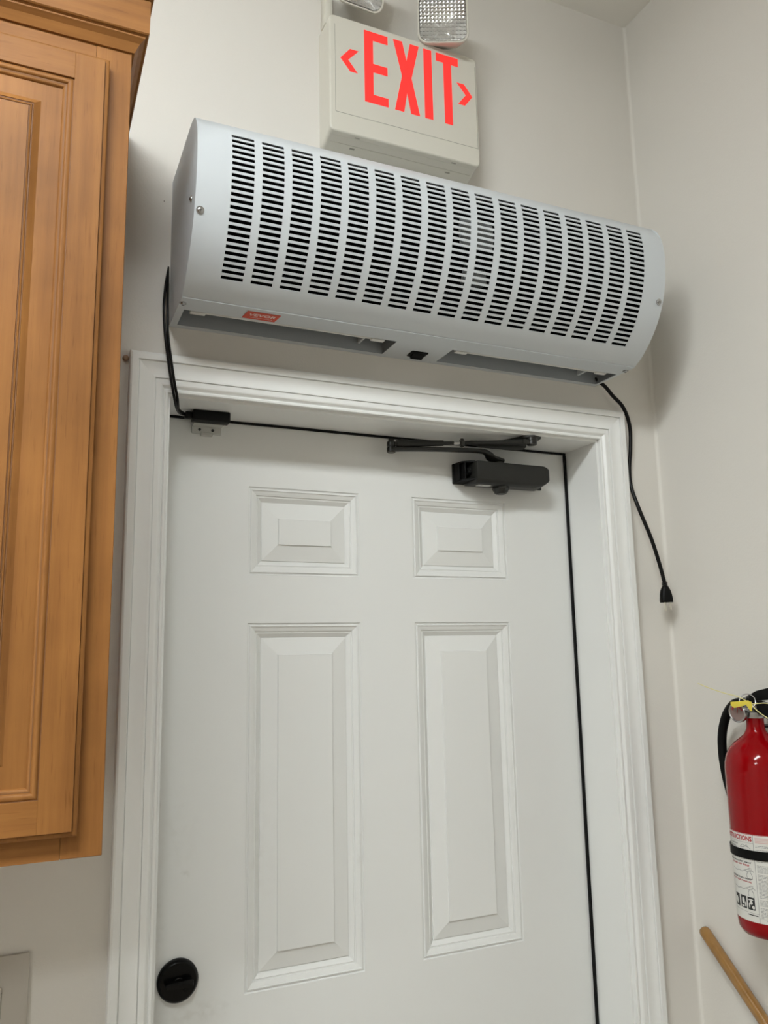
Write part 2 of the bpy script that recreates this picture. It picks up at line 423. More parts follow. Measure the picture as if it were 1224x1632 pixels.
sb = [0, .08, arc[nearest(-.165, 2.425)], arc[nearest(-.186, 2.4230)], arc[nearest(-.204, 2.416)]]+[v for p in sl for v in p]
s = s1
while s < arc[-1]-.006: s += .006; sb.append(min(s, arc[-1]))
sb[-1] = arc[-1]; sb = sorted(sb)
t = bmesh.new(); grid = []
for s in sb:
    P = at_s(s); grid.append([t.verts.new((x, P.y, P.z)) for x in xb])
holes = set(round(a, 6) for a, b in sl)
for j in range(len(sb)-1):
    for i in range(len(xb)-1):
        if round(sb[j], 6) in holes and i % 2 == 1: continue
        t.faces.new((grid[j][i], grid[j][i+1], grid[j+1][i+1], grid[j+1][i]))
bmesh.ops.recalc_face_normals(t, faces=t.faces[:])
t.normal_update()
if sum(f.normal.y for f in t.faces) > 0: bmesh.ops.reverse_faces(t, faces=t.faces[:])
def sheet(t, th):
    """give the curved sheet real thickness, with the curve's own normals on its faces"""
    nm = {}
    for j, s in enumerate(sb):
        d = at_s(min(s+.003, arc[-1]))-at_s(max(s-.003, 0)); n = Vector((0, d.z, -d.y)).normalized()
        if s < .14 and abs(d.z) < 1e-5: n = Vector((0, 0, 1))
        if n.dot(at_s(s)-Vector((0, -.08, 2.29))) < 0: n = -n
        for v in grid[j]: nm[v] = n
    inn = {v: t.verts.new(v.co-nm[v]*th) for v in nm}
    outer = list(t.faces); kinds = {}
    for f in outer: kinds[f] = 1
    for e in [e for e in t.edges if len(e.link_faces) == 1]:
        a, b = e.verts; f = t.faces.new((a, b, inn[b], inn[a])); kinds[f] = 0
    for f in outer: kinds[t.faces.new([inn[v] for v in reversed(f.verts)])] = -1
    bmesh.ops.recalc_face_normals(t, faces=t.faces[:]); t.normal_update()
    inv = {i: v for v, i in inn.items()}; cn = []
    for f in t.faces:
        for l in f.loops: cn.append(nm[l.vert] if kinds[f] == 1 else (-nm[inv[l.vert]] if kinds[f] == -1 else f.normal.copy()))
    return cn
cn = sheet(t, .0012)
fs = obj('front_grille', t, 'metal', A, ang=9)
fs.data.normals_split_custom_set([tuple(n) for n in cn])
# end plates
endp = [(0, 2.4245)]+[(v.y, v.z) for v in fine[1:]]+[(-.125, 2.1552), (-.03, 2.1550), (0, 2.160)]
inner = [(y*.995, z) for y, z in endp]
for s, ax in ((-1, AXL), (1, AX)):
    t = bmesh.new(); prism(t, endp, s*(ax-.0022), s*(ax+.0002), 'x')
    obj('end_plate', t, 'metal', A, smooth=False)
obj('back_plate', B(-AXL+.003, AX-.003, -.003, -.0005, 2.16, 2.423), 'metal_in', A, smooth=False)
# near-black liner that paints the shade behind the slots, and the motor between the two blowers
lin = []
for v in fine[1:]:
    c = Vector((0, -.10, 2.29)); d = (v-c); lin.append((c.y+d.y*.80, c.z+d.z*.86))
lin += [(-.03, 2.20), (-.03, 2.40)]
t = bmesh.new(); prism(t, lin, -.445, .445, 'x'); obj('shade_liner', t, 'dark', A)
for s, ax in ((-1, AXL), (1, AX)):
    t = bmesh.new(); prism(t, [(y*.97, z-.002 if z > 2.3 else z+.003) for y, z in endp], s*(ax-.006), s*(ax-.0025), 'x'); obj('shade_side', t, 'dark', A, smooth=False)  # near-black sheets painting the shade inside the white ends
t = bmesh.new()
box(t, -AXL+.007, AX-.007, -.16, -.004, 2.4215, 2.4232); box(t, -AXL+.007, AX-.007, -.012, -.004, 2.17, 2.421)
obj('shade_lining', t, 'dark', A, smooth=False)  # near-black sheets added so the slots read as deep shade
t = bmesh.new()
lathe(t, [(0, -.036), (.049, -.038), (.058, -.032), (.058, .032), (.049, .038), (0, .036)], frame_at((.045, -.152, 2.325), (1, 0, 0)), 28)
box(t, .022, .068, -.196, -.15, 2.235, 2.262, .003)
obj('motor', t, 'motor', A)
# bottom: fold strip, two mouths, switch bridge
ZB = 2.155
mouths = [(-.4385, -.0560), (.0590, .4460)]; MF, MBk = -.0800, -.0130
t = bmesh.new()
def ybox(x0, x1, y0, y1): box(t, x0, x1, y0, y1, ZB-.0002, ZB+.0012)
ybox(-AXL, AX, -.125, MF); ybox(-AXL, AX, MBk, -.0005)
ybox(-AXL, mouths[0][0], MF, MBk); ybox(mouths[0][1], mouths[1][0], MF, MBk); ybox(mouths[1][1], AX, MF, MBk)
bmesh.ops.remove_doubles(t, verts=t.verts[:], dist=1e-6)
bpn = obj('bottom_panel', t, 'metal', A, smooth=False)
obj('fold_lip', B(-AXL+.001, AX-.001, -.1265, -.1230, ZB-.0010, ZB+.0005, .0004, 1), 'metal', A)
for k, (x0, x1) in enumerate(mouths):
    t = bmesh.new()
    def quad(*v): t.faces.new([t.verts.new(q) for q in v])
    zt = ZB+.045
    quad((x0, MBk, ZB), (x1, MBk, ZB), (x1, MBk-.012, zt), (x0, MBk-.012, zt))
    quad((x0, MF, ZB), (x0, MF+.004, zt), (x1, MF+.004, zt), (x1, MF, ZB))
    quad((x0, MF+.004, zt), (x0, MBk-.012, zt), (x1, MBk-.012, zt), (x1, MF+.004, zt))
    quad((x0, MF, ZB), (x0, MBk, ZB), (x0, MBk-.012, zt), (x0, MF+.004, zt))
    quad((x1, MF, ZB), (x1, MF+.004, zt), (x1, MBk-.012, zt), (x1, MBk, ZB))
    mo = obj('outlet_duct', t, 'metal_in', A, smooth=False, solid=.0008)
    vx0, vx1 = x0+.012, x1-.022
    t = bmesh.new(); tube(t, [(vx0, MF+.011, ZB+.0045), (vx1, MF+.011, ZB+.0045)], .0026, 12, 0)
    join(t, B(vx0, vx1, -.0006, .0006, 0, .022), Matrix.Translation((0, MF+.011, ZB+.0055)) @ Matrix.Rotation(math.radians(-30), 4, 'X'))
    va = obj('air_vane', t, 'white_plastic', A)
    for xx in (vx0+.012, vx1-.012):
        obj('vane_clip', B(xx-.013, xx+.013, MF+.006, MF+.016, ZB+.000, ZB+.006, .0015), 'white_plastic', va)
    obj('cross_brace', B(x1-.052, x1-.047, MF+.006, MBk-.003, ZB+.012, ZB+.028, .001, 1), 'metal', va)
sw = obj('rocker_switch', B(-.010, .024, -.0500, -.0240, ZB-.0028, ZB+.004, .0012), 'black', A)
t = bmesh.new(); prism(t, [(-.047, ZB-.003), (-.027, ZB-.003), (-.029, ZB-.0085), (-.037, ZB-.0052), (-.045, ZB-.0045)], -.005, .019, 'x'); obj('rocker', t, 'black', sw)
# badge on the fold strip
zb = ZB-.0012
t = bmesh.new(); prism(t, [(-.3410, -.1135), (-.2850, -.1135), (-.2885, -.0850), (-.3445, -.0850)], zb, ZB-.0003, 'z')
# read from below: x to the right, up towards the front
bd = obj('badge', t, 'badge', A, smooth=False); bd['label'] = 'red-orange parallelogram badge'
def on_badge(s, size, cx, cy, sx, shear, bold):
    q = text_bm(s, size, bold); xsv = [v.co.x for v in q.verts]; ysv = [v.co.y for v in q.verts]
    mx, my = (min(xsv)+max(xsv))/2, (min(ysv)+max(ysv))/2; k = sx/(max(xsv)-min(xsv))
    for v in q.verts:
        u, h = (v.co.x-mx)*k, v.co.y-my
        v.co = Vector((cx+u+h*shear, cy-h, zb-.0002))
    return q
obj('badge_lettering', on_badge('VEVOR', .0135, -.3135, -.1030, .0470, .15, .0004), 'badge_t', bd, smooth=False)
t = bmesh.new()
for k in range(18): box(t, -.3335+k*.0022, -.3335+k*.0022+.0014, -.0928, -.0916, zb-.0003, zb-.0001)
obj('badge_small_print', t, 'badge_t', bd, smooth=False)
# screws
def prof_n(s):
    P, Q = at_s(s-.002), at_s(s+.002); d = (Q-P).normalized(); return Vector((0, d.z, -d.y)) if d.z < 0 else Vector((0, -d.z, d.y))
sc = arc[nearest(-.2170, 2.2560)]
P = at_s(sc)
screw('screw', A, (-AXL+.0085, P.y-.0005, P.z), prof_n(sc), .0042)
screw('screw', A, (AX-.010, P.y-.0005, P.z), prof_n(sc), .0042)
screw('screw', A, (-AXL-.0002, -.190, 2.287), (-1, 0, 0), .0042)
screw('screw', A, (-AXL+.005, -.105, ZB-.0008), (0, 0, -1), .0040)
screw('screw', A, (AX-.006, -.105, ZB-.0008), (0, 0, -1), .0040)

# power cord hanging down on the right with its plug
K = thing('power_cord', 'black power cord with three-prong plug hanging beside the right door casing', 'power cord', (.57, -.05, 1.66))
t = bmesh.new()
cordp = [(.4400, -.012, 2.170), (.4620, -.020, 2.151), (.482, -.020, 2.132), (.509, -.020, 2.108), (.5285, -.014, 2.070), (.5295, -.010, 2.020), (.5245, -.008, 1.975), (.5225, -.012, 1.935), (.5270, -.026, 1.885), (.5465, -.034, 1.822), (.5600, -.038, 1.768), (.5660, -.042, 1.728)]
tube(t, cordp, .0040, 12); obj('cord', t, 'cable', K)
PB = Vector((.5660, -.042, 1.728))
pd = Vector((.02, -.02, -1)).normalized()
F = frame_at(PB, pd, (.94, -.30, 0))
t = bmesh.new()
for k in range(4): lathe(t, [(.0044, .0035*k-.002), (.0062, .0035*k-.0012), (.0062, .0035*k+.0002), (.0044, .0035*k+.001)], F, 18)
sec = []
q = bmesh.new(); rs = []
for h, wx, wy in ((.008, .0065, .0060), (.012, .0085, .0072), (.016, .0102, .0084), (.024, .0120, .0092), (.034, .0132, .0100), (.039, .0132, .0102), (.0405, .0125, .0095)):
    rs.append([q.verts.new((wx*math.copysign(abs(math.cos(a))**.7, math.cos(a)), wy*math.copysign(abs(math.sin(a))**.7, math.sin(a)), h)) for a in [2*math.pi*k/20 for k in range(20)]])
for A1, C1 in zip(rs, rs[1:]):
    for k in range(20): q.faces.new((A1[k], A1[(k+1) % 20], C1[(k+1) % 20], C1[k]))
q.faces.new(rs[0]); q.faces.new(rs[-1]); bmesh.ops.recalc_face_normals(q, faces=q.faces[:]); join(t, q, F)
pl = obj('plug', t, 'black', K)
for x, y, w, th in ((-.0062, .003, .0008, .0030), (.0062, .003, .0008, .0030)):
    q = B(x-w, x+w, y-th, y+th, .040, .056, .0005, 1); t = bmesh.new(); join(t, q, F); obj('prong', t, 'brass', pl)
t = bmesh.new(); lathe(t, [(.0022, .040), (.0022, .056), (.0012, .0585), (0, .0588)], F @ Matrix.Translation((-.001, -.005, 0)), 14); obj('prong', t, 'brass', pl)

# door sensor with its double cable from the air curtain
Sn = thing('door_sensor', 'small black magnetic door switch under the door head, at the left corner', 'door sensor', (-.37, .07, 2.03))
obj('switch_body', B(-.3960, -.3290, .052, .076, 2.0105, ZT-.0002, .0025), 'black', Sn)
t = bmesh.new(); box(t, -.409, -.395, .057, .070, 2.0135, 2.0265, .003); obj('strain_relief', t, 'black', Sn)
t = bmesh.new(); box(t, -.388, -.334, .0762, .1075, 2.0128, 2.0152, .0008, 1); box(t, -.388, -.334, .1050, .1088, 2.0000, 2.0140, .0010, 1)
box(t, -.372, -.350, .1035, .1085, 1.9960, 2.0030, .0012, 1)
br = obj('magnet_bracket', t, 'clear', Sn); br['label'] = 'pale translucent bracket'
t = bmesh.new()
for x in (-.374, -.350): lathe(t, [(0, 0), (.0028, 0), (.0028, .0006), (0, .0008)], frame_at((x, .1050, 2.0075), (0, -1, 0)), 12)
obj('bracket_hole', t, 'slotm', br)
t = bmesh.new()
for dx, dy in ((0, 0), (.0046, -.001)):
    tube(t, [(-.4545+dx*.2, -.0045, 2.262), (-.4590+dx*.8, -.012+dy, 2.225), (-.4625+dx*1.3, -.022+dy, 2.180), (-.4600+dx, -.027+dy, 2.130), (-.4545+dx, -.028+dy, 2.090), (-.4480+dx, -.028+dy, 2.050), (-.4415+dx, -.024+dy, 2.022),
             (-.4350+dx*.6, -.004+dy, 2.0130+dx*.6), (-.4250, .030, 2.0140+dx), (-.4130, .055, 2.0180+dx*.6), (-.404, .063, 2.0200)], [.0008]+[.0023]*10, 10)
obj('cable', t, 'cable', Sn)

# ------------------------------------------------------------------ door closer
Cl = thing('door_closer', 'dark bronze door closer with folded arm at the upper right of the white door', 'door closer', (.27, DEP, 1.95))
YF = .047
t = bmesh.new()
# cast body: back foot wide, front cover narrower and chamfered
def hull(pts_):
    h = bmesh.new(); vs = [h.verts.new(p) for p in pts_]; bmesh.ops.convex_hull(h, input=vs); return h
q = hull([(.1790, YF, 1.9800), (.1790, YF, 1.9420), (.3450, YF, 1.9800), (.3560, YF, 1.9740), (.3560, YF, 1.9480), (.3420, YF, 1.9385), (.1790, YF+.012, 1.9330), (.3200, YF+.012, 1.9320),
          (.1740, .104, 1.9840), (.1740, .104, 1.9370), (.3560, .104, 1.9840), (.3650, .104, 1.9780), (.3650, .104, 1.9460), (.3560, .104, 1.9370)])
bmesh.ops.bevel(q, geom=q.edges[:], offset=.0022, segments=2, profile=.5, affect='EDGES', clamp_overlap=True)
join(t, q); body = obj('closer_body', t, 'bronze', Cl)
t = bmesh.new(); box(t, .1525, .3740, .1035, DEP-.0003, 1.9400, 1.9830, .002); obj('mounting_plate', t, 'bronze', Cl)
# open left end of the casting with its ribs
t = bmesh.new()
q = hull([(.1535, .1035, 1.9440), (.1535, .1035, 1.9800), (.1535, .100, 1.9440), (.1535, .100, 1.9800), (.1740, .100, 1.942), (.1740, .100, 1.982), (.1740, .1035, 1.942), (.1740, .1035, 1.982)]); join(t, q)
for z0, z1 in ((1.9415, 1.9450), (1.9790, 1.9825)):
    q = hull([(.1535, .1035, z0), (.1535, .1035, z1), (.1580, .074, z0), (.1580, .074, z1), (.1790, .056, z0), (.1790, .056, z1), (.1790, .1035, z0), (.1790, .1035, z1)]); join(t, q)
box(t, .1545, .1565, .080, .1035, 1.9440, 1.9800, .0006, 1); box(t, .1620, .1645, .068, .1035, 1.9440, 1.9800, .0006, 1)
lathe(t, [(0, 0), (.0075, 0), (.0075, .006), (.0045, .007), (.0040, .004), (0, .004)], frame_at((.1745, .072, 1.9615), (-1, 0, 0)), 18)
obj('end_casting', t, 'strip', Cl)
obj('sticker', B(.1880, .2180, .0600, .0720, 1.93150, 1.9328), 'sticker', body, smooth=False)['label'] = 'pale rating sticker'
t = bmesh.new(); F = frame_at((.2500, .0740, 1.9350), (0, 0, -1))
lathe(t, [(.0185, -.002), (.0185, .006), (.0165, .0085), (.0140, .014), (.0105, .0165), (0, .0168)], F, 8)
obj('spindle_cap', t, 'bronze2', Cl)
t = bmesh.new(); F = frame_at((.2450, .0760, 1.982), (0, 0, 1))
lathe(t, [(.0150, -.002), (.0150, .003), (.0120, .005), (.0080, .0055), (.0070, .012), (0, .0125)], F, 20)
obj('spindle', t, 'bronze2', Cl)
# main arm: from spindle, crank up, then left to the elbow
t = bmesh.new()
tube(t, [(.2560, .0760, 1.9900), (.2420, .0740, 1.9915), (.2250, .0650, 1.9920), (.2080, .0520, 1.9970), (.1850, .0470, 2.0000), (.1000, .0540, 1.9975), (.0200, .0640, 1.9940), (-.0040, .0670, 1.9920)],
     [.0095, .0110, .0105, .0080, .0072, .0068, .0070, .0080], 14, 6, flat=(.62, 1.15))
obj('main_arm', t, 'bronze', Cl)
t = bmesh.new()
F = frame_at((-.0030, .0700, 1.9860), (0, 0, 1))
lathe(t, [(0, 0), (.0075, 0), (.0090, .002), (.0090, .010), (.0078, .011), (.0078, .0125), (.0088, .0135), (.0088, .0215), (.0060, .024), (.0060, .0275), (0, .028)], F, 20)
elb = obj('elbow_joint', t, 'bronze2', Cl)
# forearm: knuckle, thick tube, threaded rod, lock nut, thin bar to the shoe
E0, E1 = Vector((.004, .0670, 2.0040)), Vector((.2720, .0080, 2.0170))
def along(k, dz=0): return E0.lerp(E1, k)+Vector((0, 0, dz))
t = bmesh.new()
tube(t, [along(.01), along(.05), along(.09), along(.13), along(.34), along(.36)], [.0080, .0098, .0085, .0070, .0058, .0052], 14, 4)
fa = obj('forearm', t, 'bronze', Cl)
t = bmesh.new(); tube(t, [along(.35), along(.50)], .0038, 12, 0); obj('threaded_rod', t, 'bronze2', fa)
t = bmesh.new(); lathe(t, [(.0085, -.0035), (.0095, 0), (.0085, .0035)], frame_at(along(.505), E1-E0), 6); obj('lock_nut', t, 'bronze2', fa)
t = bmesh.new(); tube(t, [along(.44), along(.485)], .0040, 12, 0); obj('bare_thread', t, 'screw', fa)
t = bmesh.new(); tube(t, [along(.50), along(.75), along(.88), along(1.0)], [.0048, .0050, .0070, .0085], 12, 4, flat=(.8, 1)); obj('rod_end', t, 'bronze', fa)
# shoe screwed up into the head jamb
t = bmesh.new()
q = bmesh.new(); prism(q, [(.1750, .086), (.2260, .099), (.3050, .097), (.3190, .086), (.3120, .062), (.2900, .058), (.2300, .070), (.1850, .078)], 2.0225, ZT-.0002, 'z', bev=.002)
join(t, q)
q = bmesh.new(); prism(q, [(.2300, .075), (.2850, .078), (.3140, .028), (.3060, .000), (.2850, -.008), (.2660, .004), (.2560, .030)], 2.0245, ZT-.0002, 'z', bev=.002); join(t, q)
sh = obj('arm_shoe', t, 'bronze', Cl)
t = bmesh.new(); lathe(t, [(.0120, -.0045), (.0120, -.0100), (.0108, -.0110), (.0108, -.0180), (.0085, -.0195), (0, -.0198)][::-1], frame_at((.2860, .0060, 2.0300), (0, 0, 1)), 22)
box(t, .262, .282, .000, .014, 2.0120, 2.0215, .002)
obj('shoe_pivot', t, 'bronze2', sh)

# ------------------------------------------------------------------ exit sign with emergency lamps
X0, X1, Z0, Z1, YS = -.1730, .1530, 2.5680, 2.8150, -.0560
Sg = thing('exit_sign', 'beige exit sign with red letters and two emergency lamp heads above the air curtain', 'exit sign', (-.01, 0, Z0))
def taper(y0, y1, dz0, dz1, w0, w1):
    t = bmesh.new(); a = [(x, y0, z) for x, z in rrect(X0+w0, X1-w0, Z0+dz0, Z1-.002, .008)]; b = [(x, y1, z) for x, z in rrect(X0+w1, X1-w1, Z0+dz1, Z1-.002, .008)]
    va, vb = [t.verts.new(p) for p in a], [t.verts.new(p) for p in b]
    for k in range(len(va)): t.faces.new((va[k], va[k-1], vb[k-1], vb[k]))
    t.faces.new(va); t.faces.new(vb); bmesh.ops.recalc_face_normals(t, faces=t.faces[:]); return t
t = taper(YS+.0135, YS+.030, .0016, -.0030, .0010, -.0005); join(t, taper(YS+.030, -.0002, -.0038, -.0105, .0003, -.0010)); obj('back_housing', t, 'sign', Sg)
t = bmesh.new(); q = bmesh.new(); prism(q, rrect(X0, X1, Z0, Z1, .010), YS, YS+.0140, 'y'); join(t, q)
face = obj('face_cover', t, 'sign', Sg, ang=.5)
bv = face.modifiers.new('bevel', 'BEVEL'); bv.width = .0030; bv.segments = 3; bv.limit_method = 'ANGLE'; bv.angle_limit = .9
t = bmesh.new()   # inset line of the legend panel
pz = 2.6080; px0, px1 = X0+.0110, X1-.0035
pts = [(px0, Z1-.03), (px0, pz), (px1, pz), (px1, Z1-.03)]
box(t, px0, px1, YS-.0003, YS+.0005, pz-.0005, pz+.0005); box(t, px1-.001, px1, YS-.0003, YS+.0005, pz, Z1-.02); box(t, px0, px0+.0007, YS-.0003, YS+.0005, pz, Z1-.02)
obj('panel_seam', t, 'signline', face, smooth=False)
for xx, yy in ((-.115, -.047), (.095, -.047), (-.115, -.020), (.095, -.020)):
    obj('release_slot', B(xx-.005, xx+.005, yy-.0016, yy+.0016, Z0-.0062 if yy > -.04 else Z0-.0003, Z0-.003 if yy > -.04 else Z0+.0045), 'signline', Sg, smooth=False)
LZ0, LZ1 = 2.6455, 2.8010; ly0, ly1 = YS-.0006, YS+.0010; S_ = .0185
def letter(polys, name='letter'):
    t = bmesh.new()
    for p in polys: prism(t, p, ly0, ly1, 'y')
    return obj(name, t, 'red_emit', face, smooth=False)
xe = -.1010
letter([[(xe, LZ0), (xe+.0500, LZ0), (xe+.0500, LZ0+S_), (xe+.0185, LZ0+S_), (xe+.0185, 2.7130), (xe+.0490, 2.7130), (xe+.0490, 2.7130+S_), (xe+.0185, 2.7130+S_), (xe+.0185, LZ1-S_), (xe+.0505, LZ1-S_), (xe+.0505, LZ1), (xe, LZ1)]])
xm, ww = -.0098, .0283
letter([[(xm-ww, LZ1), (xm-ww+.0195, LZ1), (xm, 2.7600), (xm+ww-.0195, LZ1), (xm+ww, LZ1), (xm+.0105, 2.7240), (xm+ww-.001, LZ0), (xm+ww-.0205, LZ0), (xm, 2.6890), (xm-ww+.0205, LZ0), (xm-ww+.001, LZ0), (xm-.0105, 2.7240)]])
letter([[(.0290, LZ0), (.0470, LZ0), (.0470, LZ1), (.0290, LZ1)]])
letter([[(.0740, LZ0), (.0920, LZ0), (.0920, LZ1-S_), (.1085, LZ1-S_), (.1085, LZ1), (.0575, LZ1), (.0575, LZ1-S_), (.0740, LZ1-S_)]])
letter([[(-.1510, 2.7245), (-.1310, 2.7490), (-.1130, 2.7490), (-.1350, 2.7245), (-.1155, 2.7005), (-.1310, 2.7005)]], 'chevron')
letter([[(.1400, 2.7225), (.1210, 2.7465), (.1040, 2.7465), (.1245, 2.7225), (.1060, 2.6985), (.1220, 2.6985)]], 'chevron')
def lamp_head(cx, cz, yaw, tilt, w=.102, h=.104, cy=-.052):
    Fm = Matrix.Translation((cx, cy, cz)) @ Matrix.Rotation(yaw, 4, 'Z') @ Matrix.Rotation(tilt, 4, 'X')
    t = bmesh.new(); q = bmesh.new()
    rs = []
    for yy, sc in ((.030, .35), (.024, .52), (.006, .74), (-.014, .90), (-.026, .99), (-.0305, 1.0), (-.0318, .985), (-.0315, .93), (-.029, .915)):
        rs.append([q.verts.new((x, yy, z)) for x, z in rrect(-w/2*sc, w/2*sc, -h/2*sc, h/2*sc, .020*sc, 5)])
    for A1, C1 in zip(rs, rs[1:]):
        for k in range(len(A1)): q.faces.new((A1[k], A1[(k+1) % len(A1)], C1[(k+1) % len(A1)], C1[k]))
    q.faces.new(rs[0])
    bmesh.ops.recalc_face_normals(q, faces=q.faces[:]); join(t, q, Fm)
    hd = obj('lamp_head', t, 'lampbody', Sg)
    # faceted reflector dish
    t = bmesh.new(); q = bmesh.new(); rs = []
    rnd = random.Random(3)
    for yy, sc in ((-.0295, .905), (-.022, .86), (-.012, .74), (-.003, .55), (.003, .32), (.004, .14)):
        rs.append([q.verts.new((x+rnd.uniform(-.0008, .0008), yy+rnd.uniform(-.0012, .0012), z+rnd.uniform(-.0008, .0008))) for x, z in rrect(-w/2*sc, w/2*sc, -h/2*sc, h/2*sc, .020*sc, 5)])
    for A1, C1 in zip(rs, rs[1:]):
        for k in range(len(A1)): q.faces.new((A1[k], A1[(k+1) % len(A1)], C1[(k+1) % len(A1)], C1[k]))
    q.faces.new(rs[-1]); bmesh.ops.recalc_face_normals(q, faces=q.faces[:]); join(t, q, Fm)
    obj('reflector', t, 'chrome', hd, smooth=False)
    # prismatic glass: little square pillows
    t = bmesh.new(); q = bmesh.new(); n = 12; v = {}
    ww_, hh_ = w*.905, h*.905
    sub = n*2
    def inside(x, z):
        r = .018; ax, az = max(abs(x)-(ww_/2-r), 0), max(abs(z)-(hh_/2-r), 0); return math.hypot(ax, az) <= r+1e-6
    for i in range(sub+1):
        for j in range(sub+1):
            x, z = (i/sub-.5)*ww_, (j/sub-.5)*hh_
            y = -.0300-(.0022 if (i % 2 and j % 2) else (.0010 if (i % 2 or j % 2) else 0))
            v[i, j] = q.verts.new((x, y, z))
    for i in range(sub):
        for j in range(sub):
            x, z = ((i+.5)/sub-.5)*ww_, ((j+.5)/sub-.5)*hh_
            if inside(x, z): q.faces.new((v[i, j], v[i+1, j], v[i+1, j+1], v[i, j+1]))
    for vv in [vv for vv in q.verts if not vv.link_faces]: q.verts.remove(vv)
    bmesh.ops.recalc_face_normals(q, faces=q.faces[:]); join(t, q, Fm)
    obj('lens', t, 'glass', hd, smooth=False, solid=.0012)
    t = bmesh.new(); q = bmesh.new(); lathe(q, [(0, -.004), (.007, -.004), (.009, .004), (.007, .012), (0, .014)], frame_at((0, -.010, .004), (0, -1, 0)), 16); join(t, q, Fm)
    obj('bulb', t, 'chrome', hd)
    return hd
lamp_head(.0760, 2.8650, math.radians(-24), math.radians(3), .104, .110)
lamp_head(-.1130, 2.9030, math.radians(3), math.radians(24))
for cx in (.070, -.1400): obj('lamp_bracket', B(cx-.034, cx+.034, -.034, -.006, Z1-.004, Z1+.018, .004), 'sign', Sg)
t = bmesh.new(); box(t, X0+.002, X0+.018, -.030, -.0003, Z1-.004, Z1+.085, .004); obj('mounting_canopy', t, 'sign', Sg)

# ------------------------------------------------------------------ wall cabinet
CX1, CX0, CY, CZ0, CZ1 = -.5560, -1.47, -.3100, 1.3740, 2.4950
Cb = thing('wall_cabinet', 'honey maple wall cabinet with raised panel doors left of the white door', 'cabinet', (-1.0, 0, CZ0))
t = bmesh.new()
box(t, CX0, CX1-.001, CY+.019, -.0005, CZ0+.012, CZ1); obj('carcass', t, 'woodz', Cb, smooth=False)
yf0, yf1 = CY, CY+.019
ST = .0455
for x0, x1 in ((CX1-ST, CX1), (CX0, CX0+ST), ((CX0+CX1)/2-ST/2, (CX0+CX1)/2+ST/2)):
    obj('face_stile', B(x0, x1, yf0, yf1, CZ0, CZ1-.01, .0008, 1), 'woodz', Cb)
for x0, x1 in ((CX0+ST, (CX0+CX1)/2-ST/2), ((CX0+CX1)/2+ST/2, CX1-ST)):
    obj('face_rail', B(x0+.0003, x1-.0003, yf0+.0003, yf1, CZ1-.125, CZ1-.0105), 'woodx', Cb)
    obj('face_rail', B(x0+.0003, x1-.0003, yf0+.0003, yf1, CZ0, CZ0+.045), 'woodx', Cb)
